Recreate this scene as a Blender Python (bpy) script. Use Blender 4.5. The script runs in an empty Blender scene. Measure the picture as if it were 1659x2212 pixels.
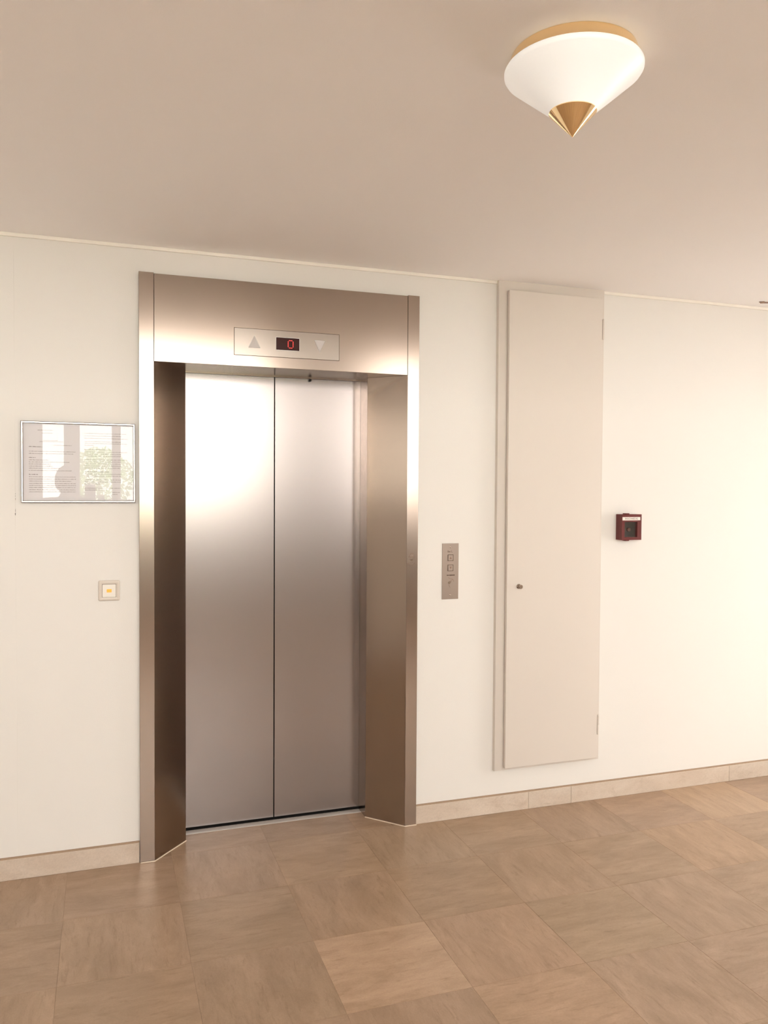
import bpy, bmesh, math, random
from mathutils import Vector, Matrix
random.seed(7)
S = bpy.context.scene
COL = S.collection

# ------------------------------------------------------------------ camera
YAW, PITCH, ROLL = 0.3323, -0.0279, 0.0059
CAM = Vector((-0.1329, -3.4231, 1.5282))
fw = Vector((math.sin(YAW)*math.cos(PITCH), math.cos(YAW)*math.cos(PITCH), math.sin(PITCH)))
r0 = Vector((math.cos(YAW), -math.sin(YAW), 0)); u0 = r0.cross(fw)
rt = r0*math.cos(ROLL) + u0*math.sin(ROLL); up = u0*math.cos(ROLL) - r0*math.sin(ROLL)
cd = bpy.data.cameras.new('camera'); cam = bpy.data.objects.new('camera', cd); COL.objects.link(cam)
cd.sensor_fit = 'VERTICAL'; cd.sensor_height = 36.0; cd.lens = 1751.7/2212*36.0; cd.clip_start = 0.02
cam.matrix_world = Matrix(((rt.x, up.x, -fw.x, CAM.x), (rt.y, up.y, -fw.y, CAM.y), (rt.z, up.z, -fw.z, CAM.z), (0, 0, 0, 1)))
S.camera = cam

# ------------------------------------------------------------------ sky and daylight
W = bpy.data.worlds.new('sky'); S.world = W; W.use_nodes = True
bg = W.node_tree.nodes['Background']
bg.inputs[0].default_value = (1.0, 0.966, 0.912, 1); bg.inputs[1].default_value = 7.5

sd = bpy.data.lights.new('bounce_sun', 'SUN'); sd.energy = 80.0; sd.angle = math.radians(0.6); sd.color = (1.0, 0.96, 0.93)
bounce_sun = bpy.data.objects.new('bounce_sun', sd); COL.objects.link(bounce_sun); bounce_sun.rotation_euler = (math.radians(-40), 0, 0)   # added over the lift side, falls on the garden only to brighten the ceiling

def portal(name, loc, rot, sx, sy):
    # sampling guide for the sky light that enters through a window opening
    l = bpy.data.lights.new(name, 'AREA'); l.shape = 'RECTANGLE'; l.size = sx; l.size_y = sy
    l.cycles.is_portal = True
    o = bpy.data.objects.new(name, l); COL.objects.link(o); o.location = loc; o.rotation_euler = rot
    return o

S.view_settings.view_transform = 'Standard'; S.view_settings.look = 'None'
S.view_settings.gamma = 1.0; S.view_settings.use_curve_mapping = False
S.view_settings.exposure = 0.81
S.cycles.use_denoising = True; S.cycles.use_adaptive_sampling = False
S.cycles.max_bounces = 14; S.cycles.diffuse_bounces = 8; S.cycles.glossy_bounces = 6
S.cycles.sample_clamp_indirect = 4.0

# ------------------------------------------------------------------ helpers
def nodes(name):
    m = bpy.data.materials.new(name); m.use_nodes = True
    nt = m.node_tree; return m, nt, nt.nodes['Principled BSDF']

def mat(name, col, rough=0.5, metal=0.0, bump=None, spec=0.5, emit=None, estr=0.0, var=None, coat=0.0):
    m, nt, p = nodes(name)
    p.inputs['Base Color'].default_value = (*col, 1); p.inputs['Roughness'].default_value = rough
    p.inputs['Metallic'].default_value = metal; p.inputs['Specular IOR Level'].default_value = spec
    p.inputs['Coat Weight'].default_value = coat
    if emit: p.inputs['Emission Color'].default_value = (*emit, 1); p.inputs['Emission Strength'].default_value = estr
    tc = nt.nodes.new('ShaderNodeTexCoord')
    if bump:
        n = nt.nodes.new('ShaderNodeTexNoise'); n.inputs['Scale'].default_value = bump[0]; n.inputs['Detail'].default_value = 3
        b = nt.nodes.new('ShaderNodeBump'); b.inputs['Strength'].default_value = bump[1]; b.inputs['Distance'].default_value = 0.002
        nt.links.new(tc.outputs['Object'], n.inputs['Vector']); nt.links.new(n.outputs['Fac'], b.inputs['Height'])
        nt.links.new(b.outputs['Normal'], p.inputs['Normal'])
    if var:   # (scale, amount)
        n = nt.nodes.new('ShaderNodeTexNoise'); n.inputs['Scale'].default_value = var[0]; n.inputs['Detail'].default_value = 4
        r = nt.nodes.new('ShaderNodeMix'); r.data_type = 'RGBA'
        a = var[1]
        r.inputs[6].default_value = (*[c*(1-a) for c in col], 1); r.inputs[7].default_value = (*[min(1, c*(1+a)) for c in col], 1)
        nt.links.new(tc.outputs['Object'], n.inputs['Vector']); nt.links.new(n.outputs['Fac'], r.inputs[0])
        nt.links.new(r.outputs[2], p.inputs['Base Color'])
    return m

def steel(name, col, rough):
    m, nt, p = nodes(name)
    p.inputs['Metallic'].default_value = 1.0; p.inputs['Roughness'].default_value = rough
    p.inputs['Base Color'].default_value = (*col, 1)
    return m

def stone(name, light, dark, vein, rough, per_tile=True):
    m, nt, p = nodes(name)
    L = nt.links.new
    tc = nt.nodes.new('ShaderNodeTexCoord'); oi = nt.nodes.new('ShaderNodeObjectInfo')
    off = nt.nodes.new('ShaderNodeVectorMath'); off.operation = 'MULTIPLY_ADD'
    cmb = nt.nodes.new('ShaderNodeCombineXYZ')
    for i in range(3): L(oi.outputs['Random'], cmb.inputs[i])
    off.inputs[1].default_value = (37.0, 51.0, 23.0)
    L(cmb.outputs[0], off.inputs[0]); L(tc.outputs['Object'], off.inputs[2])
    def streak(scale, det, rough_, dist):
        mp = nt.nodes.new('ShaderNodeMapping'); mp.inputs['Scale'].default_value = scale
        n = nt.nodes.new('ShaderNodeTexNoise'); n.inputs['Scale'].default_value = 1.0; n.inputs['Detail'].default_value = det
        n.inputs['Roughness'].default_value = rough_; n.inputs['Distortion'].default_value = dist
        L(off.outputs[0], mp.inputs['Vector']); L(mp.outputs[0], n.inputs['Vector']); return n
    s1 = streak((4.0, 12, 8), 9, 0.70, 0.5)
    r1 = nt.nodes.new('ShaderNodeValToRGB'); r1.color_ramp.elements[0].position = 0.30; r1.color_ramp.elements[1].position = 0.66
    r1.color_ramp.elements[0].color = (*dark, 1); r1.color_ramp.elements[1].color = (*light, 1)
    L(s1.outputs['Fac'], r1.inputs[0])
    s2 = streak((10.0, 60, 20), 8, 0.74, 0.6)
    r2 = nt.nodes.new('ShaderNodeValToRGB'); r2.color_ramp.elements[0].position = 0.54; r2.color_ramp.elements[1].position = 0.74
    r2.color_ramp.elements[0].color = (0, 0, 0, 1); r2.color_ramp.elements[1].color = (0.62, 0.62, 0.62, 1)
    L(s2.outputs['Fac'], r2.inputs[0])
    m1 = nt.nodes.new('ShaderNodeMix'); m1.data_type = 'RGBA'; L(r2.outputs[0], m1.inputs[0]); L(r1.outputs[0], m1.inputs[6]); m1.inputs[7].default_value = (*vein, 1)
    # fine speckle and rare pits
    s3 = streak((160, 240, 200), 3, 0.6, 0)
    r3 = nt.nodes.new('ShaderNodeMapRange'); r3.inputs[1].default_value = 0.3; r3.inputs[2].default_value = 0.7; r3.inputs[3].default_value = 0.93; r3.inputs[4].default_value = 1.05
    L(s3.outputs['Fac'], r3.inputs[0])
    m2 = nt.nodes.new('ShaderNodeMix'); m2.data_type = 'RGBA'; m2.blend_type = 'MULTIPLY'; m2.inputs[0].default_value = 1
    L(m1.outputs[2], m2.inputs[6]); L(r3.outputs[0], m2.inputs[7])
    s4 = streak((14, 30, 20), 4, 0.75, 0.3)
    r4 = nt.nodes.new('ShaderNodeMapRange'); r4.inputs[1].default_value = 0.745; r4.inputs[2].default_value = 0.79; r4.inputs[3].default_value = 0; r4.inputs[4].default_value = 0.6
    L(s4.outputs['Fac'], r4.inputs[0])
    m3 = nt.nodes.new('ShaderNodeMix'); m3.data_type = 'RGBA'; L(r4.outputs[0], m3.inputs[0]); L(m2.outputs[2], m3.inputs[6]); m3.inputs[7].default_value = (*[v*0.55 for v in vein], 1)
    m4 = nt.nodes.new('ShaderNodeMix'); m4.data_type = 'RGBA'; m4.blend_type = 'MULTIPLY'; m4.inputs[0].default_value = 1
    L(m3.outputs[2], m4.inputs[6]); L(oi.outputs['Color'], m4.inputs[7])
    L(m4.outputs[2], p.inputs['Base Color'])
    p.inputs['Roughness'].default_value = rough
    return m

def glass(name, refl, tint=(1, 1, 1)):
    m, nt, p = nodes(name); nt.nodes.remove(p)
    out = nt.nodes['Material Output']
    t = nt.nodes.new('ShaderNodeBsdfTransparent'); t.inputs[0].default_value = (*tint, 1)
    g = nt.nodes.new('ShaderNodeBsdfGlossy'); g.inputs['Roughness'].default_value = 0.0
    ge = nt.nodes.new('ShaderNodeNewGeometry')
    dt = nt.nodes.new('ShaderNodeVectorMath'); dt.operation = 'DOT_PRODUCT'
    nt.links.new(ge.outputs['Incoming'], dt.inputs[0]); nt.links.new(ge.outputs['Normal'], dt.inputs[1])
    def mth(op, a, b=None):
        q = nt.nodes.new('ShaderNodeMath'); q.operation = op
        for i, v in enumerate((a, b)):
            if v is None: continue
            if isinstance(v, (int, float)): q.inputs[i].default_value = v
            else: nt.links.new(v, q.inputs[i])
        return q.outputs[0]
    f5 = mth('POWER', mth('SUBTRACT', 1.0, mth('ABSOLUTE', dt.outputs['Value'])), 5.0)
    fac = mth('ADD', mth('MULTIPLY', f5, 1.0-refl), refl)     # Schlick, the same from both sides
    mx = nt.nodes.new('ShaderNodeMixShader')
    nt.links.new(fac, mx.inputs[0]); nt.links.new(t.outputs[0], mx.inputs[1]); nt.links.new(g.outputs[0], mx.inputs[2])
    nt.links.new(mx.outputs[0], out.inputs[0]); return m

def box(bm, x0, x1, y0, y1, z0, z1, bevel=0.0, seg=2):
    r = bmesh.ops.create_cube(bm, size=1.0); vs = r['verts']
    for v in vs:
        v.co = Vector(((x0+x1)/2 + v.co.x*(x1-x0), (y0+y1)/2 + v.co.y*(y1-y0), (z0+z1)/2 + v.co.z*(z1-z0)))
    if bevel:
        es = {e for v in vs for e in v.link_edges}
        bmesh.ops.bevel(bm, geom=list(es), offset=bevel, segments=seg, affect='EDGES', profile=0.6)

def bx(*a, **k):
    bm = bmesh.new(); box(bm, *a, **k); return bm

def prism(bm, pts, axis, a0, a1):
    """closed polygon extruded along an axis: 'z' pts=(x,y); 'y' pts=(x,z)"""
    def P(p, a): return (p[0], p[1], a) if axis == 'z' else (p[0], a, p[1])
    A = [bm.verts.new(P(p, a0)) for p in pts]; B = [bm.verts.new(P(p, a1)) for p in pts]
    n = len(pts); bm.faces.new(A); bm.faces.new(B[::-1])
    for i in range(n): bm.faces.new((A[i], A[(i+1) % n], B[(i+1) % n], B[i]))

def rrect(x0, x1, z0, z1, r, n=5):
    pts = []
    for cx, cz, a in ((x1-r, z1-r, 0), (x0+r, z1-r, 90), (x0+r, z0+r, 180), (x1-r, z0+r, 270)):
        for i in range(n+1):
            t = math.radians(a + 90*i/n); pts.append((cx+r*math.cos(t), cz+r*math.sin(t)))
    return pts

def lathe(bm, prof, c, axis='z', seg=64):
    """profile [(r, h)] turned about a vertical axis (z) or one pointing out of the wall (-y)"""
    rings = []
    for r, h in prof:
        ring = []
        for i in range(seg):
            t = 2*math.pi*i/seg
            if axis == 'z': q = (c[0]+r*math.cos(t), c[1]+r*math.sin(t), c[2]+h)
            else: q = (c[0]+r*math.cos(t), c[1]-h, c[2]+r*math.sin(t))
            ring.append(bm.verts.new(q))
        rings.append(ring)
    for a, b in zip(rings, rings[1:]):
        for i in range(seg):
            bm.faces.new((a[i], a[(i+1) % seg], b[(i+1) % seg], b[i]))
    bm.faces.new(rings[0]); bm.faces.new(rings[-1][::-1])

def loops(bm, secs):
    """skin between closed outlines [(pts, y)]; the last is capped"""
    rings = [[bm.verts.new((p[0], y, p[1])) for p in pts] for pts, y in secs]
    for a, b in zip(rings, rings[1:]):
        n = len(a)
        for i in range(n): bm.faces.new((a[i], a[(i+1) % n], b[(i+1) % n], b[i]))
    bm.faces.new(rings[0]); bm.faces.new(rings[-1])

def obj(name, bm, m, parent=None, smooth=False, kind=None):
    bmesh.ops.recalc_face_normals(bm, faces=bm.faces)
    off = Vector((0, 0, 0)); q = parent
    while q is not None: off += Vector(q.location); q = q.parent
    bmesh.ops.translate(bm, vec=-off, verts=bm.verts)
    me = bpy.data.meshes.new(name); bm.to_mesh(me); bm.free()
    if smooth:
        for f in me.polygons: f.use_smooth = True
        if hasattr(me, 'set_sharp_from_angle'): me.set_sharp_from_angle(angle=math.radians(35))
    me.materials.append(m)
    o = bpy.data.objects.new(name, me); COL.objects.link(o)
    if parent: o.parent = parent
    if kind: o['kind'] = kind
    return o

def thing(name, label, cat, loc, group=None):
    o = bpy.data.objects.new(name, None); COL.objects.link(o); o.location = loc; o.empty_display_size = 0.05
    o['label'] = label; o['category'] = cat
    if group: o['group'] = group
    return o

def text(name, body, size, x, z, y, m, parent, align='CENTER', sx=1.0):
    cu = bpy.data.curves.new(name, 'FONT'); cu.body = body; cu.size = size; cu.align_x = align; cu.align_y = 'CENTER'
    cu.extrude = 0.0002
    t = bpy.data.objects.new(name + '_curve', cu); COL.objects.link(t)
    dg = bpy.context.evaluated_depsgraph_get()
    me = bpy.data.meshes.new_from_object(t.evaluated_get(dg))
    bpy.data.objects.remove(t)
    off = Vector((0, 0, 0)); q = parent
    while q is not None: off += Vector(q.location); q = q.parent
    for v in me.vertices: v.co = Vector((x + v.co.x*sx, y - v.co.z, z + v.co.y)) - off
    me.materials.clear(); me.materials.append(m)
    o = bpy.data.objects.new(name, me); COL.objects.link(o); o.parent = parent
    return o

# ------------------------------------------------------------------ materials
M = {}
M['wall'] = mat('wall_paint', (0.765, 0.748, 0.712), 0.75, bump=(260, 0.12), spec=0.25)
M['ceil'] = mat('ceiling_paint', (0.915, 0.905, 0.905), 0.9, bump=(300, 0.15), spec=0.1)
M['rear'] = mat('rear_wall_backlit_shade', (0.42, 0.38, 0.35), 0.8, bump=(120, 0.2), spec=0.2)  # colour darkened to imitate the backlit shade on the piers
M['trim'] = mat('white_trim', (0.86, 0.83, 0.76), 0.6, spec=0.3)
M['closet'] = mat('closet_paint', (0.67, 0.62, 0.565), 0.5, spec=0.3)
M['steel'] = steel('brushed_steel', (0.385, 0.314, 0.263), 0.20)
M['steel_door'] = steel('brushed_door_steel', (0.36, 0.32, 0.304), 0.25)
M['alu'] = mat('sill_aluminium', (0.66, 0.63, 0.60), 0.45, 0.35)
M['black'] = mat('flat_black', (0.015, 0.012, 0.010), 0.7)
M['tile'] = stone('floor_stone', (0.405, 0.286, 0.196), (0.290, 0.198, 0.127), (0.170, 0.103, 0.056), 0.36)
M['skirt'] = stone('skirting_stone', (0.62, 0.54, 0.46), (0.52, 0.43, 0.35), (0.38, 0.29, 0.21), 0.4)
M['strip_brown'] = mat('strip_brown', (0.36, 0.26, 0.18), 0.9)
M['bed'] = mat('tile_bed', (0.30, 0.21, 0.14), 0.9)
M['brass'] = mat('polished_brass', (0.97, 0.75, 0.45), 0.04, 1.0)
M['opal'] = mat('opal_glass', (0.84, 0.86, 0.86), 0.35, emit=(1.0, 0.98, 0.94), estr=0.16, spec=0.5)
M['chrome'] = mat('dark_chrome', (0.42, 0.34, 0.28), 0.22, 1.0)
M['engrave'] = mat('engraving', (0.10, 0.06, 0.04), 0.8)
M['etch'] = mat('light_etching', (0.24, 0.15, 0.11), 0.6)
M['arrow'] = mat('arrow_lens', (0.55, 0.51, 0.49), 0.5)
M['screen'] = mat('display_window', (0.012, 0.001, 0.001), 0.12, emit=(0.5, 0.01, 0.01), estr=0.02)
M['led'] = mat('red_led', (0.5, 0.02, 0.02), 0.4, emit=(1.0, 0.07, 0.06), estr=1.0)
M['red'] = mat('red_plastic', (0.105, 0.007, 0.006), 0.35)
M['redglass'] = mat('dark_box_interior', (0.020, 0.014, 0.008), 0.3, var=(60, 0.8))
M['button_red'] = mat('dull_button', (0.09, 0.035, 0.018), 0.4)
M['label'] = mat('white_label', (0.80, 0.76, 0.70), 0.5)
M['ink'] = mat('print_ink', (0.05, 0.03, 0.025), 0.8)
M['ink2'] = mat('faded_ink', (0.17, 0.13, 0.12), 0.8)
M['paper'] = mat('paper', (0.72, 0.70, 0.71), 0.8)
M['frame'] = mat('silver_frame', (0.80, 0.76, 0.70), 0.25, 1.0)
M['frame_dark'] = mat('dark_frame_edge', (0.09, 0.055, 0.045), 0.6)
M['frame_edge'] = mat('frame_side', (0.30, 0.22, 0.19), 0.4, 1.0)
M['glass'] = glass('picture_glass', 0.022)
M['pane'] = glass('window_glass', 0.02)
M['dimming_pane'] = glass('dimming_glass', 0.02, (0.40, 0.39, 0.375))  # grey tint added to dim the daylight through the left window
M['call'] = steel('call_panel_steel', (0.37, 0.305, 0.262), 0.38)
M['plate'] = steel('indicator_steel', (0.35, 0.30, 0.26), 0.24)
M['switch'] = mat('switch_plastic', (0.66, 0.60, 0.53), 0.25)
M['rocker'] = mat('switch_rocker', (0.84, 0.81, 0.74), 0.18)
M['amber'] = mat('amber_lens', (0.85, 0.38, 0.06), 0.25, emit=(1.0, 0.42, 0.06), estr=0.25)
M['winframe'] = mat('window_frame_metal', (0.30, 0.28, 0.27), 0.5)
M['ground'] = mat('garden_paving', (0.47, 0.445, 0.43), 0.95, var=(3, 0.1))
M['leaf'] = mat('leaves', (0.26, 0.42, 0.14), 0.6, var=(20, 0.3))
M['bark'] = mat('bark', (0.12, 0.08, 0.05), 0.9)
M['chip'] = mat('chipped_paint', (0.05, 0.03, 0.02), 0.9)
M['seal'] = mat('sealant', (0.72, 0.62, 0.50), 0.7)

# ------------------------------------------------------------------ the room
H = 2.5
XL, XR, YB, TW = -2.6, 4.3, -7.0, 0.25
YC, HH = -2.45, 3.9      # the low ceiling ends at YC; beyond it the hall is taller
# front wall around the elevator opening, with a fine vertical joint on the left
bm = bmesh.new()
box(bm, XL, -0.4575, 0, TW, -0.02, H)
box(bm, -0.4563, 0.03, 0, TW, -0.02, H)
box(bm, -0.4575, -0.4563, 0.0012, TW, -0.02, H)
box(bm, 1.178, XR, 0, TW, -0.02, H)
box(bm, 0.03, 1.178, 0, TW, 2.385, H)
box(bm, XL, XR, 0.275, 0.3, -0.02, H)
wall_front = obj('wall_front', bm, M['wall'], kind='structure')
for z0, z1, x0, x1 in ((1.418, 1.430, -0.4590, -0.4566), (1.430, 1.446, -0.4574, -0.4564), (1.478, 1.487, -0.4573, -0.4564), (1.500, 1.506, -0.4572, -0.4566), (1.492, 1.495, -0.4576, -0.4566)):
    bm = bmesh.new(); zm = (z0+z1)/2
    prism(bm, [(x0, zm+0.001), (x1-0.0003, z0), (x1, zm-0.001), (x1-0.0002, z1), (x0+0.0004, zm+0.003)], 'y', -0.0005, 0.0011)
    obj('paint_chip', bm, M['chip'], wall_front)
LW = (-2.30, -0.45, 1.42, 2.30)
bm = bmesh.new()
box(bm, XL-0.2, XL, YB-0.2, LW[0], -0.02, HH); box(bm, XL-0.2, XL, LW[1], 0.3, -0.02, H)
box(bm, XL-0.2, XL, LW[0], LW[1], -0.02, LW[2]); box(bm, XL-0.2, XL, LW[0], LW[1], LW[3], H)
wall_left = obj('wall_left', bm, M['wall'], kind='structure')

bm = bmesh.new()
box(bm, XL-0.2, XR+0.2, YC, 0.3, H, HH+0.12); box(bm, XL-0.2, XR+0.2, YB-0.2, YC, HH, HH+0.12)
ceiling = obj('ceiling', bm, M['ceil'], kind='structure')
bm = bmesh.new()
prism(bm, [(3.040, -0.096), (3.058, -0.113), (3.068, -0.104), (3.092, -0.108), (3.100, -0.094), (3.076, -0.086), (3.064, -0.078), (3.052, -0.090)], 'z', H-0.004, H-0.0005)
obj('paint_chip', bm, M['etch'], ceiling)

def window(name, x0, x1, z0, z1, axis, at, depth=0.07, bar=0.045, split=None, pane='pane'):
    root = bpy.data.objects.new(name, None); COL.objects.link(root); root['kind'] = 'structure'
    root.location = ((x0+x1)/2, at, z0) if axis == 'y' else (at, (x0+x1)/2, z0)
    def B(bm, a0, a1, b0, b1, d0, d1):
        if axis == 'y': box(bm, a0, a1, at+d0, at+d1, b0, b1)
        else: box(bm, at+d0, at+d1, a0, a1, b0, b1)
    bm = bmesh.new(); h = depth/2
    B(bm, x0, x0+bar, z0, z1, -h, h); B(bm, x1-bar, x1, z0, z1, -h, h)
    B(bm, x0+bar, x1-bar, z0, z0+bar, -h, h); B(bm, x0+bar, x1-bar, z1-bar, z1, -h, h)
    if split: B(bm, x0+bar, x1-bar, split-bar/2, split+bar/2, -h, h)
    obj('window_frame', bm, M['winframe'], root)
    bm = bmesh.new(); B(bm, x0+bar, x1-bar, z0+bar, z1-bar, -0.003, 0.003)
    obj('pane', bm, M[pane], root)
    return root

# rear wall: a row of tall windows between piers
RW = [(-2.15, -1.14), (-0.86, -0.56), (-0.44, -0.012), (0.030, 1.05), (1.15, 1.80), (3.35, 4.15)]
Z0, Z1 = 1.35, 3.72
bm = bmesh.new()
xs = [XL-0.2] + [v for w in RW for v in w] + [XR+0.2]
for a, b in zip(xs[0::2], xs[1::2]): box(bm, a, b, YB-0.2, YB, -0.02, HH)
for a, b in RW: box(bm, a, b, YB-0.2, YB, -0.02, Z0); box(bm, a, b, YB-0.2, YB, Z1, HH)
wall_rear = obj('wall_rear', bm, M['rear'], kind='structure')
n = 1
for a, b in RW:
    window('window_%d' % n, a, b, Z0, Z1, 'y', YB-0.12, bar=0.03, split=2.30); n += 1
portal('daylight_rear', ((RW[0][0]+RW[-1][1])/2, YB-0.22, (Z0+Z1)/2), (math.radians(90), 0, 0), RW[-1][1]-RW[0][0], Z1-Z0)
# right wall: one wide window near the front wall
YW0, YW1 = -1.45, -0.80
Z0, Z1 = 0.12, 2.10
bm = bmesh.new()
box(bm, XR, XR+0.2, YW1, 0.3, -0.02, H); box(bm, XR, XR+0.2, YC, YW0, -0.02, H); box(bm, XR, XR+0.2, YB, YC, -0.02, HH)
box(bm, XR, XR+0.2, YW0, YW1, -0.02, Z0); box(bm, XR, XR+0.2, YW0, YW1, Z1, H)
wall_right = obj('wall_right', bm, M['wall'], kind='structure')
window('window_%d' % n, YW0, YW1, Z0, Z1, 'x', XR+0.12, bar=0.05)
portal('daylight_right', (XR+0.22, (YW0+YW1)/2, (Z0+Z1)/2), (0, math.radians(90), 0), Z1-Z0, YW1-YW0)

window('window_%d' % (n+1), LW[0], LW[1], LW[2], LW[3], 'x', XL-0.12, bar=0.04, pane='dimming_pane')
portal('daylight_left', (XL-0.22, (LW[0]+LW[1])/2, (LW[2]+LW[3])/2), (0, math.radians(-90), 0), LW[3]-LW[2], LW[1]-LW[0])

# floor: screed bed and single stone tiles in a 0.403 m grid, grain turned tile by tile
floor = obj('floor', bx(XL-0.2, XR+0.2, YB-0.2, 0.3, -0.06, -0.0008), M['bed'], kind='structure')
T = 0.403; GX, GY = 0.530, 0.012; J = 0.0004
def tile_mesh(w, d):
    bm = bmesh.new(); box(bm, -w/2, w/2, -d/2, d/2, -0.02, 0.0)
    es = [e for e in bm.edges if all(v.co.z > -0.001 for v in e.verts)]
    bmesh.ops.bevel(bm, geom=es, offset=0.0004, segments=1, affect='EDGES')
    me = bpy.data.meshes.new('floor_tile'); bm.to_mesh(me); bm.free(); me.materials.append(M['tile']); return me
full = tile_mesh(T-2*J, T-2*J)
tint = {(0, 2): (1.26, 1.25, 1.26), (-1, 2): (0.97, 0.97, 0.97), (-1, 1): (0.95, 0.95, 0.93), (0, 1): (1.02, 1.0, 0.98), (0, 0): (1.05, 1.04, 1.0), (1, 2): (1.08, 1.04, 1.03), (1, 1): (0.98, 0.96, 0.92),
        (5, 0): (1.22, 1.22, 1.2), (4, 0): (1.04, 1.02, 1.04), (4, 1): (1.12, 1.08, 1.03), (1, 3): (1.12, 1.08, 1.06), (0, 3): (1.0, 0.98, 0.99)}
rest = bmesh.new()
ilo, ihi = -6, 9
for j in range(0, 18):
    for i in range(-8, 10):
        cx, cy = GX + T*(i+0.5), GY - T*(j+0.5)
        xa, xb = max(cx-T/2, XL), min(cx+T/2, XR); ya, yb = max(cy-T/2, YB), min(cy+T/2, 0.0 if not 0.03 < cx < 1.18 else 9)
        if xb-xa < 0.03 or yb-ya < 0.03: continue
        if i < ilo or i > ihi or j > 11:
            box(rest, xa+J, xb-J, ya+J, yb-J, -0.02, 0.0); continue
        cut = (xb-xa < T-1e-4)
        me = tile_mesh(xb-xa-2*J, T-2*J) if cut else full
        o = bpy.data.objects.new('floor_tile', me); COL.objects.link(o); o.parent = floor
        o.location = ((xa+xb)/2, cy, 0.0)
        if not cut: o.rotation_euler.z = (0 if (i+j) % 2 == 0 else math.pi/2) + random.choice((0, math.pi))
        k = random.uniform(0.97, 1.03); t = tint.get((i, j), (k, k*random.uniform(0.985, 1.01), k*random.uniform(0.96, 1.02)))
        o.color = (*t, 1)
obj('far_floor_tiles', rest, M['tile'], floor, kind='stuff')
for xa, xb, t in ((0.127, 0.530, (0.97, 0.95, 0.93)), (0.530, 0.933, (0.95, 0.94, 0.93)), (0.933, 1.10, (1.05, 1.02, 0.98))):
    me = tile_mesh(xb-xa-2*J, 0.188-2*J)
    o = bpy.data.objects.new('floor_tile', me); COL.objects.link(o); o.parent = floor
    o.location = ((xa+xb)/2, 0.012+0.094, 0.0); o.color = (*t, 1)

# baseboards of stone pieces with a thin brown strip above
def baseboard(name, x0, x1, joints):
    root = bpy.data.objects.new(name, None); COL.objects.link(root); root['kind'] = 'structure'; root.location = (x0, 0, 0)
    xs = [x0] + joints + [x1]
    for a, b in zip(xs, xs[1:]):
        o = obj('skirting_stone', bx(a+0.0006, b-0.0006, -0.013, -0.0002, 0.0, 0.082, bevel=0.0012, seg=1), M['skirt'], root)
        k = random.uniform(0.96, 1.04); o.color = (k, k*0.995, k*0.98, 1)
    obj('brown_strip', bx(x0, x1, -0.0105, -0.0002, 0.082, 0.087), M['strip_brown'], root)
    return root
baseboard('baseboard_left', XL, -0.0015, [-2.1, -1.3, -0.72])
baseboard('baseboard_right', 1.2065, XR, [1.785, 2.02, 2.98, 3.6])
def cove(name, x0, x1):
    o = obj(name, bx(x0, x1, -0.009, -0.0002, 2.4855, H-0.0002, bevel=0.002), M['trim'], kind='structure'); return o
cove('trim_1', XL, 1.5965); cove('trim_2', 2.1665, XR)

# ------------------------------------------------------------------ elevator entrance
PW, PT, PH = 1.2045, 2.393, 2.0386
X1, X2, SP, DP, YF = 0.0578, 1.1502, 0.1387, 0.136, -0.02
el = thing('elevator_entrance', 'brushed steel elevator entrance with splayed jambs and two closed sliding doors', 'elevator', (PW/2, 0, 0))
def jamb(mirror):
    f = (lambda p: (PW - p[0], p[1])) if mirror else (lambda p: p)
    xi = X1 if not mirror else PW - X2
    si = (X1+SP) if not mirror else PW-(X2-SP)
    bm = bmesh.new()
    low = [(xi, YF), (si, DP), (si, 0.2385), (si-0.022, 0.2385), (si-0.022, DP+0.01), (xi, 0.006)]
    prism(bm, [f(p) for p in low], 'z', 0.0006, PH)
    prism(bm, [f(p) for p in [(0, -0.0003), (0, YF), (xi, YF), (xi, -0.0003)]], 'z', 0.0006, PT)
    o = obj('jamb', bm, M['steel'], el)
    md = o.modifiers.new('edge', 'BEVEL'); md.width = 0.0007; md.segments = 2; md.limit_method = 'ANGLE'; md.angle_limit = math.radians(30)
    bm = bmesh.new()
    pts = [(xi-0.056, YF-0.0025), (xi+0.0012, YF-0.0025), (si+0.002, DP-0.001), (si, DP+0.001), (xi, YF-0.0003), (xi-0.056, YF-0.0003)]
    prism(bm, [f(p) for p in pts], 'z', 0.0003, 0.004)
    obj('sealant_bead', bm, M['seal'], o)
    return o
jl = jamb(False); jr = jamb(True)
bm = bmesh.new()
box(bm, X1+0.0012, X2-0.0012, YF+0.0008, -0.0003, PH, PT-0.003)
box(bm, X1+0.0012, X2-0.0012, -0.0003, 0.222, PH, PH+0.02)
box(bm, X1+SP, X2-SP, 0.222, 0.2335, PH-0.005, PH+0.02)
head = obj('header', bm, M['steel'], el)
md = head.modifiers.new('edge', 'BEVEL'); md.width = 0.0008; md.segments = 1; md.limit_method = 'ANGLE'
mid = 0.6018
for a, b in ((0.185, mid-0.0022), (mid+0.0022, 1.022)):
    bm = bx(a, b, 0.240, 0.262, 0.014, 2.10, bevel=0.0012, seg=2)
    obj('sliding_door', bm, M['steel_door'], el)
obj('door_gap_blocker', bx(0.185, 1.022, 0.264, 0.270, 0.0, 2.10), M['black'], el)  # added black sheet behind the doors, blocks outside light in their gap
bm = bmesh.new(); box(bm, 0.185, 1.022, 0.2395, 0.264, -0.001, 0.003)
obj('guide_groove', bm, M['black'], el)
obj('sill', bx(X1+SP, X2-SP, 0.2010, 0.2385, -0.015, 0.002, bevel=0.0006, seg=1), M['alu'], el)
bm = bmesh.new(); lathe(bm, [(0.006, 0), (0.006, 0.004), (0.004, 0.006)], (0.765, 0.232, 2.0275), axis='y', seg=20)
obj('door_contact', bm, M['black'], el, smooth=True)
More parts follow.
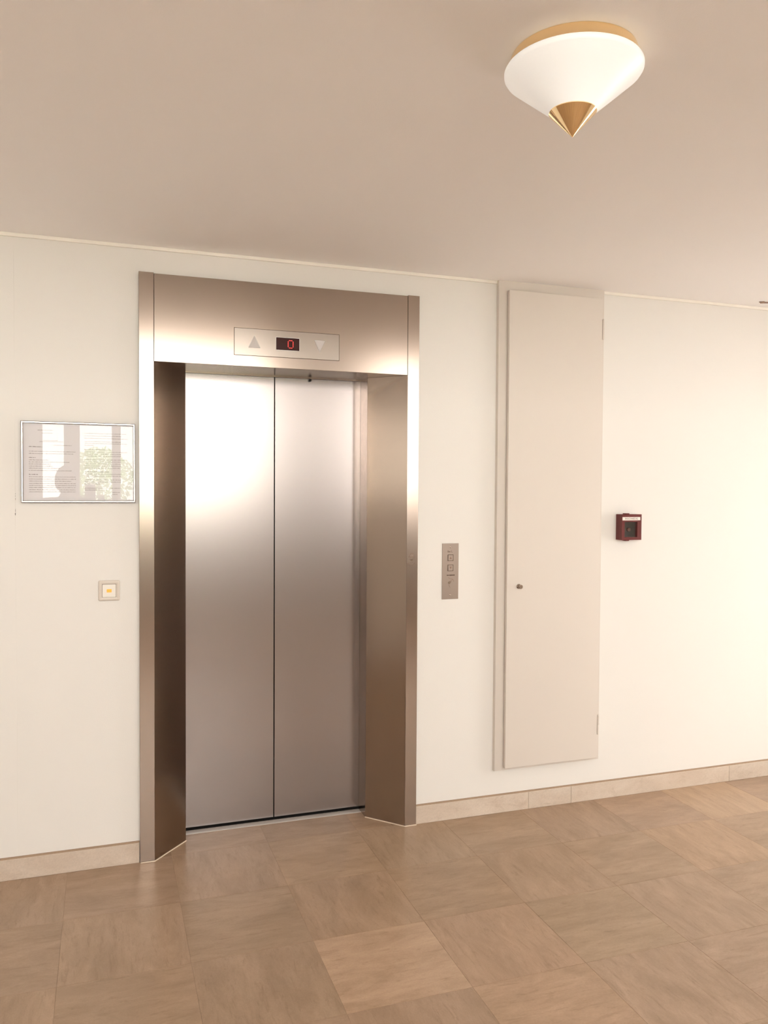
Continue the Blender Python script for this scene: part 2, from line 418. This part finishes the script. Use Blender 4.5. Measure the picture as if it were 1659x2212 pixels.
# floor indicator in the header
yp = YF + 0.0008
obj('plate_gap', bx(0.3785, 0.8320, yp-0.0008, yp, 2.0830, 2.1970), M['engrave'], head)
plate = obj('indicator_plate', bx(0.380, 0.8305, yp-0.0022, yp-0.0008, 2.0845, 2.1955, bevel=0.0004, seg=1), M['plate'], head)
def tri(pts):
    bm = bmesh.new(); prism(bm, pts, 'y', yp-0.0042, yp-0.002)
    bmesh.ops.bevel(bm, geom=bm.edges[:], offset=0.0008, segments=2, affect='EDGES')
    return bm
obj('up_arrow', tri([(0.463, 2.168), (0.4375, 2.1165), (0.4885, 2.1165)]), M['arrow'], head)
obj('down_arrow', tri([(0.7195, 2.1660), (0.768, 2.1650), (0.744, 2.1155)]), M['arrow'], head)
bm = bmesh.new(); prism(bm, rrect(0.5535, 0.6565, 2.1135, 2.1685, 0.003), 'y', yp-0.0030, yp-0.002)
obj('display_bezel', bm, M['alu'], head)
bm = bmesh.new(); prism(bm, rrect(0.5550, 0.6550, 2.1150, 2.1670, 0.002), 'y', yp-0.0036, yp-0.003)
obj('display_window', bm, M['screen'], head)
bm = bmesh.new()
for cx in range(5):
    for cz in range(7):
        if (cx in (0, 4) and 1 <= cz <= 5) or (cz in (0, 6) and 1 <= cx <= 3):
            lathe(bm, [(0.0019, 0), (0.0016, 0.0006)], (0.6065+cx*0.0053, yp-0.0036, 2.1252+cz*0.0052), axis='y', seg=10)
obj('led_digit', bm, M['led'], head)
# key switch with engraved pictograms on the right jamb
kx, kz = 1.1738, 1.214
bm = bmesh.new(); lathe(bm, [(0.0060, 0), (0.0060, 0.0025), (0.0048, 0.0032), (0.0044, 0.0020)], (kx, YF, kz), axis='y', seg=24)
ks = obj('key_switch', bm, M['chrome'], jr, smooth=True)
obj('keyhole', bx(kx-0.0009, kx+0.0009, YF-0.0030, YF-0.0019, kz-0.0035, kz+0.0035), M['engrave'], ks)
bm = bmesh.new()
def bar(bm, x0, z0, x1, z1, w, y0, y1):
    d = Vector((x1-x0, z1-z0)); nrm = Vector((-d.y, d.x)).normalized()*w/2
    prism(bm, [(x0+nrm.x, z0+nrm.y), (x1+nrm.x, z1+nrm.y), (x1-nrm.x, z1-nrm.y), (x0-nrm.x, z0-nrm.y)], 'y', y0, y1)
E0, E1 = YF-0.0006, YF
bar(bm, kx-0.014, kz+0.010, kx+0.014, kz+0.010, 0.0022, E0, E1)
bar(bm, kx-0.013, kz+0.014, kx+0.013, kz+0.014, 0.0014, E0, E1)
bar(bm, kx-0.013, kz+0.011, kx-0.003, kz+0.026, 0.0012, E0, E1)
bar(bm, kx+0.013, kz+0.011, kx+0.007, kz+0.026, 0.0012, E0, E1)
bar(bm, kx-0.004, kz+0.026, kx+0.008, kz+0.026, 0.0022, E0, E1)
bar(bm, kx-0.006, kz+0.020, kx+0.007, kz+0.020, 0.0014, E0, E1)
for a in range(8):
    t0, t1 = math.pi + a*math.pi/8, math.pi + (a+1)*math.pi/8
    bar(bm, kx+0.015*math.cos(t0), kz-0.015+0.010*math.sin(t0), kx+0.015*math.cos(t1), kz-0.015+0.010*math.sin(t1), 0.0016, E0, E1)
bar(bm, kx-0.008, kz-0.014, kx+0.008, kz-0.013, 0.0014, E0, E1)
bar(bm, kx-0.021, kz-0.017, kx-0.013, kz-0.019, 0.0016, E0, E1)
obj('engraved_symbol', bm, M['etch'], jr, kind='stuff')

# ------------------------------------------------------------------ call panel
cp = thing('call_panel', 'narrow brushed steel elevator call panel with two square buttons', 'call panel', (1.372, 0, 1.0245))
obj('panel_plate', bx(1.3310, 1.4130, -0.003, -0.0002, 1.0245, 1.2815, bevel=0.0006, seg=1), M['call'], cp)
for z in (1.2020, 1.1555):
    bm = bmesh.new()
    for a in ((1.3585, 1.3865, z-0.0012, z+0.0005), (1.3585, 1.3865, z+0.0262, z+0.0282), (1.3585, 1.3605, z+0.0005, z+0.0262), (1.3845, 1.3865, z+0.0005, z+0.0262)):
        box(bm, a[0], a[1], -0.0045, -0.003, a[2], a[3])
    obj('button_rim', bm, M['engrave'], cp)
    b = obj('call_button', bx(1.3608, 1.3842, -0.0050, -0.003, z+0.0012, z+0.0258, bevel=0.0008), M['call'], cp)
    bm = bmesh.new(); s = 1 if z > 1.19 else -1; zc = z+0.0135
    prism(bm, [(1.3665, zc-s*0.006), (1.3785, zc-s*0.006), (1.3725, zc+s*0.006)], 'y', -0.0054, -0.005)
    obj('button_arrow', bm, M['etch'], b)
for z in (1.2645, 1.0435):
    bm = bmesh.new(); lathe(bm, [(0.0036, 0), (0.0034, 0.0010), (0.0018, 0.0018)], (1.3715, -0.003, z), axis='y', seg=20)
    sc = obj('screw', bm, M['chrome'], cp, smooth=True)
    obj('screw_slot', bx(1.3690, 1.3740, -0.0051, -0.0046, z-0.0004, z+0.0004), M['engrave'], sc)
text('engraved_text', 'Bei L', 0.0125, 1.3700, 1.2440, -0.0030, M['engrave'], cp)
bm = bmesh.new()
x = 1.3545
while x < 1.3915:
    w = random.uniform(0.0016, 0.0036); h = random.uniform(0.0035, 0.0065)
    box(bm, x, x+w, -0.0035, -0.003, 1.1345-h/2+0.001, 1.1345+h/2); x += w + random.uniform(0.0002, 0.0006)
obj('engraved_lettering', bm, M['engrave'], cp)
bm = bmesh.new(); lathe(bm, [(0.0052, 0), (0.0052, 0.0016), (0.0042, 0.0024), (0.003, 0.0014)], (1.3672, -0.003, 1.1015), axis='y', seg=24)
obj('key_switch', bm, M['chrome'], cp, smooth=True)
bm = bmesh.new()
for path in ([(1.3620, 1.125), (1.3700, 1.119), (1.3800, 1.118), (1.3880, 1.112), (1.3900, 1.104)], [(1.3840, 1.116), (1.3760, 1.108), (1.3700, 1.103), (1.3660, 1.096)],
             [(1.3660, 1.092), (1.3670, 1.086), (1.3720, 1.079)], [(1.3700, 1.111), (1.3760, 1.105), (1.3740, 1.101)]):
    for p, q in zip(path, path[1:]): bar(bm, *p, *q, 0.0014, -0.0034, -0.003)
obj('scratch_mark', bm, M['etch'], cp)

# ------------------------------------------------------------------ light switch
sw = thing('light_switch', 'square off-white light switch with a small amber button below framed notice', 'switch', (-0.1155, 0, 1.0755))
cx, cz, h = -0.1155, 1.1165, 0.0410
bm = bmesh.new()
def sq(hh, r): return rrect(cx-hh, cx+hh, cz-hh, cz+hh, r)
rings = [(sq(h, 0.006), -0.0002), (sq(h, 0.006), -0.004), (sq(h-0.002, 0.005), -0.0075), (sq(h-0.006, 0.004), -0.0095), (sq(h-0.010, 0.003), -0.0092), (sq(h-0.0145, 0.003), -0.0060)]
loops(bm, rings)
obj('switch_frame', bm, M['switch'], sw, smooth=True)
bm = bmesh.new(); prism(bm, sq(h-0.0155, 0.002), 'y', -0.0105, -0.004)
bmesh.ops.bevel(bm, geom=[e for e in bm.edges if all(abs(v.co.y+0.0105) < 1e-5 for v in e.verts)], offset=0.0012, segments=2, affect='EDGES')
sg = bmesh.new(); prism(sg, sq(h-0.0143, 0.002), 'y', -0.0066, -0.004)
obj('rocker_gap_shade', sg, M['engrave'], sw)  # dark plate paints the shade in the groove round the rocker
rk = obj('rocker', bm, M['rocker'], sw, smooth=True)
obj('amber_button', bx(cx-0.0092, cx+0.0092, -0.0125, -0.010, cz-0.0065, cz+0.0065, bevel=0.0012), M['amber'], rk)

# ------------------------------------------------------------------ framed notice
fn = thing('framed_notice', 'silver framed printed notice under reflecting glass left of the elevator', 'notice', (-0.225, 0, 1.470))
fx0, fx1, fz0, fz1, fb = -0.4345, -0.0160, 1.4700, 1.7825, 0.0052
for nm, a in (('frame_rail', (fx0, fx1, fz1-fb, fz1)), ('frame_rail', (fx0, fx1, fz0, fz0+fb)), ('frame_stile', (fx0, fx0+fb, fz0+fb, fz1-fb)), ('frame_stile', (fx1-fb, fx1, fz0+fb, fz1-fb))):
    o = obj(nm, bx(a[0], a[1], -0.016, -0.0004, a[2], a[3], bevel=0.0010), M['frame'], fn)
for d0, d1, yy in ((0.0, 0.0016, -0.0135), (fb, fb+0.0012, -0.0140)):
    bm = bmesh.new(); a0, a1, b0, b1 = fx0-0.0016+d0, fx1+0.0016-d0, fz0-0.0016+d0, fz1+0.0016-d0
    if d0: a0, a1, b0, b1 = fx0+d0, fx1-d0, fz0+d0, fz1-d0
    w = d1-d0
    box(bm, a0, a1, yy, -0.0004, b1-w, b1); box(bm, a0, a1, yy, -0.0004, b0, b0+w)
    box(bm, a0, a0+w, yy, -0.0004, b0+w, b1-w); box(bm, a1-w, a1, yy, -0.0004, b0+w, b1-w)
    obj('frame_edge', bm, M['frame_dark'], fn)
fb = fb + 0.0012
obj('backing_board', bx(fx0+fb, fx1-fb, -0.007, -0.0004, fz0+fb, fz1-fb), M['frame_edge'], fn)
paper = obj('paper_sheet', bx(fx0+fb, fx1-fb, -0.0085, -0.007, fz0+fb, fz1-fb), M['paper'], fn)
bm = bmesh.new(); bm2 = bmesh.new()
px0, px1, pz1, pz0 = fx0+fb, fx1-fb, fz1-fb, fz0+fb
def PX(u): return px0 + (u-180)/(1475-180)*(px1-px0)
def PZ(v): return pz1 - (v-135)/(1062-135)*(pz1-pz0)
def line(bm, u0, u1, v, hgt=0.0020, skew=0):
    x = PX(u0); xe = PX(u1); z = PZ(v)
    while x < xe:
        wl = random.uniform(0.005, 0.016); e = min(x+wl, xe)
        while x < e-0.0008:
            w = random.uniform(0.0006, 0.0013); hh = hgt*random.choice((0.7, 0.7, 1.0, 1.25))
            box(bm, x, x+w, -0.00862, -0.0085, z-hgt/2, z-hgt/2+hh); x += w+0.00045
        x = e + 0.0016
for u0, u1, v in ((345, 530, 215), (395, 520, 250), (410, 580, 338), (365, 640, 352), (520, 740, 394), (245, 785, 470), (245, 760, 496), (245, 470, 573), (245, 715, 598), (245, 500, 623), (245, 520, 648), (245, 600, 673), (245, 740, 700)):
    line(bm2, u0, u1, v)
for v in (775, 802, 828, 855, 879, 904, 930, 955): line(bm2, 245, 785 if v != 828 else 740, v)
for v, u1 in ((240, 1390), (270, 1330), (300, 1410), (340, 1330), (362, 1400), (385, 1000)): line(bm2, 890, u1, v)
for v, u1 in ((437, 1225), (466, 1410), (491, 1330), (516, 1330), (560, 1380), (586, 1330), (611, 1330), (636, 1325), (661, 1315), (735, 1330), (760, 1325), (806, 1330), (831, 1330), (856, 1080), (908, 1320), (930, 1155)): line(bm2, 890, u1, v)
line(bm2, 1220, 1310, 960); line(bm2, 1220, 1285, 984)
for u0, u1, v in ((245, 400, 415), (245, 325, 545), (245, 350, 747), (890, 1180, 709)): line(bm, u0, u1, v, 0.0026)
obj('printed_heading', bm, M['ink'], paper, kind='stuff'); obj('printed_text', bm2, M['ink2'], paper, kind='stuff')
bm = bx(fx0+fb, fx1-fb, -0.0125, -0.0105, fz0+fb, fz1-fb)
obj('glass_pane', bm, M['glass'], fn)

# ------------------------------------------------------------------ wall cupboard
cl = thing('wall_cupboard', 'tall narrow beige built-in wall cupboard reaching the ceiling', 'cupboard', (1.88, 0, 0.205))
cx0, cx1, cz0, cz1 = 1.5975, 2.1655, 0.2060, H-0.0003
bm = bmesh.new()
for a in ((cx0, cx0+0.050, cz0, cz1), (cx1-0.022, cx1, cz0, cz1), (cx0+0.050, cx1-0.022, cz1-0.052, cz1), (cx0+0.050, cx1-0.022, cz0, cz0+0.022)):
    box(bm, a[0], a[1], -0.023, -0.0003, a[2], a[3])
box(bm, cx0+0.050, cx1-0.022, -0.004, -0.0003, cz0+0.022, cz1-0.052)
cf = obj('cupboard_frame', bm, M['closet'], cl)
bm = bx(1.6400, 2.1400, -0.0475, -0.0275, 0.2210, 2.4530, bevel=0.0035, seg=3)
dr = obj('cupboard_door', bm, M['closet'], cl, smooth=True)
for z0 in (2.257, 0.334):
    bm = bmesh.new(); lathe(bm, [(0.003, 0), (0.0052, 0.002), (0.0052, 0.047), (0.0045, 0.0485), (0.0052, 0.050), (0.0052, 0.096), (0.003, 0.099)], (2.1480, -0.0440, z0), seg=16)
    obj('hinge', bm, M['closet'], dr, smooth=True)
bm = bmesh.new(); lathe(bm, [(0.0115, 0), (0.0115, 0.002), (0.0100, 0.004), (0.0090, 0.005), (0.0090, 0.0185), (0.0098, 0.0200), (0.0098, 0.0225), (0.0085, 0.0240)], (1.7020, -0.0475, 1.0775), axis='y', seg=32)
lk = obj('cylinder_lock', bm, M['chrome'], dr, smooth=True)
obj('keyhole', bx(1.7010, 1.7030, -0.0719, -0.0714, 1.0735, 1.0805), M['engrave'], lk)

# ------------------------------------------------------------------ red smoke vent box
rb = thing('smoke_vent_box', 'small dark red smoke vent call box with a glass window on right wall section', 'alarm box', (2.322, 0, 1.285))
rx0, rx1, rz0, rz1, ry = 2.2650, 2.3790, 1.2860, 1.4125, -0.050
wx0, wx1, wz0, wz1 = 2.2810, 2.3550, 1.3000, 1.3755
bm = bmesh.new(); box(bm, rx0, rx1, -0.026, -0.0003, rz0, rz1, bevel=0.002)
obj('box_base', bm, M['red'], rb)
bm = bmesh.new()
for a in ((rx0, wx0, rz0, rz1), (wx1, rx1, rz0, rz1), (wx0, wx1, rz0, wz0), (wx0, wx1, wz1, rz1)): box(bm, a[0], a[1], ry, -0.0262, a[2], a[3])
bmesh.ops.remove_doubles(bm, verts=bm.verts, dist=1e-5)
lid = obj('box_lid', bm, M['red'], rb)
for z in (rz1, rz0): obj('latch_tab', bx(2.291, 2.313, -0.044, -0.018, z-0.005, z+0.005, bevel=0.002), M['red'], rb)
obj('inner_plate', bx(wx0, wx1, -0.032, -0.027, wz0, wz1), M['redglass'], rb)
bm = bmesh.new(); lathe(bm, [(0.010, 0), (0.010, 0.006), (0.008, 0.008)], (2.314, -0.032, 1.336), axis='y', seg=24)
obj('push_button', bm, M['button_red'], rb, smooth=True)
obj('window_pane', bx(wx0, wx1, -0.0475, -0.0460, wz0, wz1), M['glass'], lid)
lb = obj('label_strip', bx(2.2680, 2.3710, ry-0.0005, ry, 1.3830, 1.3990), M['label'], lid)
text('label_text', 'RAUCHABZUG', 0.0130, 2.3195, 1.3910, ry-0.0006, M['ink'], lb, sx=0.86)

# ------------------------------------------------------------------ ceiling lamp
lx, ly = 0.8642, -1.8160
cl2 = thing('ceiling_lamp', 'conical white opal glass ceiling lamp with brass ring and pointed tip', 'ceiling lamp', (lx, ly, 2.3212))
bm = bmesh.new(); lathe(bm, [(0.138, H-0.0003), (0.1395, H-0.003), (0.1395, 2.470), (0.136, 2.466)], (lx, ly, 0), seg=96)
obj('brass_ring', bm, M['brass'], cl2, smooth=True)
bm = bmesh.new()
lathe(bm, [(0.130, 2.4735), (0.1470, 2.4730), (0.1508, 2.4712), (0.1530, 2.4675), (0.1528, 2.4625), (0.1500, 2.4580), (0.1200, 2.4330), (0.0850, 2.4040), (0.0515, 2.3765)], (lx, ly, 0), seg=96)
obj('glass_shade', bm, M['opal'], cl2, smooth=True)
bm = bmesh.new(); lathe(bm, [(0.046, 2.3790), (0.0525, 2.3775), (0.0530, 2.3755), (0.0006, 2.3212)], (lx, ly, 0), seg=96)
obj('brass_tip', bm, M['brass'], cl2, smooth=True)

# ------------------------------------------------------------------ garden outside the windows
obj('garden_ground', bx(-12, 14, -20, YB-0.2, -0.3, -0.05), M['ground'], kind='structure')
obj('side_ground', bx(-12, XL-0.2, YB-0.2, 6, -0.3, -0.05), M['ground'], kind='structure')
obj('side_ground', bx(XR+0.2, 14, YB-0.2, 6, -0.3, -0.05), M['ground'], kind='structure')
def shrub(label, x, y, r, h, n):
    root = thing('garden_tree', label, 'tree', (x, y, -0.05))
    bm = bmesh.new(); lathe(bm, [(0.05, 0), (0.04, h*0.5), (0.015, h)], (x, y, -0.05), seg=8); obj('trunk', bm, M['bark'], root)
    bm = bmesh.new()
    for _ in range(n):
        while True:
            p = Vector([random.uniform(-1, 1) for _ in range(3)])
            if p.length < 1: break
        p = p.normalized()*p.length**0.5
        c = Vector((x+p.x*r, y+p.y*r, h+p.z*r*0.95 - 0.05))
        a = Vector([random.gauss(0, 1) for _ in range(3)]).normalized(); b = a.orthogonal().normalized(); s = random.uniform(0.03, 0.06)
        v = [bm.verts.new(c + a*s*q + b*s*0.45*w) for q, w in ((-1, 0), (0, 1), (1, 0), (0, -1))]
        bm.faces.new(v)
    obj('crown', bm, M['leaf'], root)
shrub('leafy green garden tree reflected in the notice glass', -0.22, -12.3, 0.62, 1.72, 1500)
shrub('wide green garden bush outside the rear windows', 1.6, -13.0, 0.9, 0.9, 2200)

# ------------------------------------------------------------------ the photographer, seen as a silhouette in the notice glass
M['skin'] = mat('skin', (0.52, 0.33, 0.24), 0.55)
M['jacket'] = mat('dark_jacket', (0.055, 0.05, 0.055), 0.85)
M['trousers'] = mat('dark_trousers', (0.035, 0.04, 0.055), 0.9)
M['shoe'] = mat('black_shoe', (0.02, 0.02, 0.02), 0.5)
M['hair'] = mat('dark_hair', (0.03, 0.02, 0.015), 0.6)
M['phone'] = mat('black_phone', (0.02, 0.02, 0.022), 0.25)
px, py = -0.44, -3.98
pr = thing('person', 'person in dark clothes holding up a phone, reflected in the framed notice', 'person', (px, py, 0))
V, E, RAD = [], [], []
def vtx(x, y, z, r, prev=None):
    V.append((x, y, z)); RAD.append(r if isinstance(r, tuple) else (r, r))
    if prev is not None: E.append((prev, len(V)-1))
    return len(V)-1
pel = vtx(0, 0, 0.93, (0.150, 0.110))
wst = vtx(0, 0.0, 1.08, (0.150, 0.108), pel); che = vtx(0, 0.005, 1.24, (0.172, 0.120), wst); upc = vtx(0, 0.0, 1.36, (0.135, 0.095), che)
nk = vtx(0, 0.01, 1.44, 0.055, upc); vtx(0, 0.02, 1.50, 0.052, nk)
for sx, wr in ((1, (0.287, 0.405, 1.405)), (-1, (0.112, 0.395, 1.400))):
    sh = vtx(sx*0.180, 0, 1.380, 0.070, upc)
    ua = vtx(sx*0.215, 0.075, 1.27, 0.052, sh)
    ex = 0.255 if sx > 0 else -0.225
    eb = vtx(ex, 0.15, 1.15, 0.044, ua)
    fa = vtx((ex*2+wr[0])/3, (0.30+wr[1])/3, (2.30+wr[2])/3, 0.041, eb)
    w_ = vtx(*wr, 0.028, fa)
    hp = vtx(sx*0.085, 0, 0.86, (0.088, 0.095), pel); th = vtx(sx*0.095, 0.01, 0.68, 0.078, hp); kn = vtx(sx*0.10, 0.015, 0.49, 0.058, th)
    cf_ = vtx(sx*0.105, -0.01, 0.33, 0.056, kn); an = vtx(sx*0.11, -0.015, 0.09, 0.042, cf_)
    ft = vtx(sx*0.118, 0.06, 0.045, (0.042, 0.036), an); vtx(sx*0.125, 0.15, 0.034, (0.040, 0.027), ft)
def grow(V, E, RAD, root, levels=2):
    me = bpy.data.meshes.new('body'); me.from_pydata(V, E, [])
    o = bpy.data.objects.new('grow', me); COL.objects.link(o)
    o.modifiers.new('skin', 'SKIN')
    for i, sv in enumerate(me.skin_vertices[0].data): sv.radius = RAD[i]; sv.use_root = (i == root)
    sb = o.modifiers.new('sub', 'SUBSURF'); sb.levels = levels; sb.render_levels = levels
    dg = bpy.context.evaluated_depsgraph_get(); out = bpy.data.meshes.new_from_object(o.evaluated_get(dg))
    bpy.data.objects.remove(o); return out
bm = bmesh.new(); bm.from_mesh(grow(V, E, RAD, pel))
# hands: palm and five bent fingers closing on the phone edges
for sx, wr, edge in ((1, Vector((0.287, 0.405, 1.405)), 0.262), (-1, Vector((0.112, 0.395, 1.400)), 0.142)):
    hv, he, hr = [], [], []
    def hx(p, r, prev=None):
        hv.append(tuple(p)); hr.append((r, r))
        if prev is not None: he.append((prev, len(hv)-1))
        return len(hv)-1
    a = hx(wr, 0.026); b = hx(wr + Vector((sx*0.004, 0.045, 0.018)), 0.027, a); hx(wr + Vector((sx*0.004, 0.072, 0.035)), 0.024, b)
    bm.from_mesh(grow(hv, he, hr, 0, 1))
    kb = wr + Vector((sx*0.010, 0.082, 0.020))
    for f, ln in enumerate((0.9, 1.0, 0.95, 0.78)):
        hv, he, hr = [], [], []
        q = kb + Vector((0, 0.0, 0.034 - f*0.019))
        c0 = hx(q - Vector((0, 0.02, 0)), 0.0095); c1 = hx(q + Vector((sx*0.008, 0.028*ln, 0.004)), 0.0090, c0)
        c2 = hx(q + Vector((-sx*0.008, 0.046*ln, 0.006)), 0.0085, c1); hx(q + Vector((-sx*0.024*ln, 0.050*ln, 0.006)), 0.0075, c2)
        bm.from_mesh(grow(hv, he, hr, 0, 1))
    hv, he, hr = [], [], []
    t0 = hx(wr + Vector((-sx*0.006, 0.040, 0.030)), 0.0110); t1 = hx(wr + Vector((-sx*0.018, 0.068, 0.052)), 0.0105, t0); hx(wr + Vector((-sx*0.034, 0.092, 0.062)), 0.0088, t1)
    bm.from_mesh(grow(hv, he, hr, 0, 1))
# head with brow, nose, lips, chin and ears
hs = bmesh.ops.create_uvsphere(bm, u_segments=32, v_segments=24, radius=1.0)['verts']
for v in hs:
    x, y, z = v.co
    jaw = max(0.0, -z)
    nx = 0.076*x*(1-0.32*jaw*jaw); ny = 0.097*y*(1-0.12*jaw) + 0.006*jaw; nz = 0.122*z
    if y > 0.5:
        ny += 0.020*math.exp(-(x/0.16)**2 - ((z+0.22)/0.17)**2) + 0.006*math.exp(-(x/0.30)**2 - ((z+0.52)/0.07)**2) + 0.007*math.exp(-(x/0.35)**2 - ((z+0.85)/0.14)**2)
        ny -= 0.009*(math.exp(-((x-0.42)/0.18)**2 - ((z-0.02)/0.13)**2) + math.exp(-((x+0.42)/0.18)**2 - ((z-0.02)/0.13)**2))
    v.co = Vector((nx, 0.030 + ny, 1.578 + nz))
for sx in (1, -1):
    es = bmesh.ops.create_uvsphere(bm, u_segments=12, v_segments=8, radius=1.0)['verts']
    for v in es: v.co = Vector((sx*0.076 + v.co.x*0.010, 0.022 + v.co.y*0.019, 1.572 + v.co.z*0.033))
bmesh.ops.translate(bm, vec=(px, py, 0), verts=bm.verts)
bd = obj('body', bm, M['skin'], pr, smooth=False)
for m_ in ('jacket', 'trousers', 'shoe'): bd.data.materials.append(M[m_])
for f in bd.data.polygons:
    f.use_smooth = True; c = f.center
    hand = c.y > 0.385 and c.z > 1.3
    f.material_index = 0 if (c.z > 1.455 and abs(c.x) < 0.11) or hand else (1 if c.z > 0.90 else (3 if c.z < 0.085 else 2))
bm = bmesh.new(); hs = bmesh.ops.create_uvsphere(bm, u_segments=32, v_segments=24, radius=1.0)['verts']
for v in hs:
    x, y, z = v.co; v.co = Vector((px + 0.086*x, py + 0.016 + 0.100*y, 1.588 + 0.126*z))
bmesh.ops.delete(bm, geom=[f for f in bm.faces if (f.calc_center_median().y > py+0.055 and f.calc_center_median().z < 1.645) or f.calc_center_median().z < 1.51], context='FACES')
obj('hair', bm, M['hair'], pr, smooth=True)
for sx in (1, -1):
    bm = bmesh.new(); es = bmesh.ops.create_uvsphere(bm, u_segments=12, v_segments=8, radius=0.0115)['verts']
    bmesh.ops.translate(bm, vec=(px+sx*0.032, py+0.104, 1.580), verts=es); obj('eye', bm, M['hair'], pr, smooth=True)
ph = thing('phone', 'black phone held up by the reflected person', 'phone', (px+0.202, py+0.492, 1.40))
obj('phone_body', bx(px+0.162, px+0.242, py+0.488, py+0.496, 1.392, 1.552, bevel=0.003), M['phone'], ph)
bm = bmesh.new(); lathe(bm, [(0.007, 0), (0.007, 0.0015), (0.005, 0.0018)], (px+0.228, py+0.4975, 1.536), axis='y', seg=20); obj('camera_lens', bm, M['chrome'], ph)
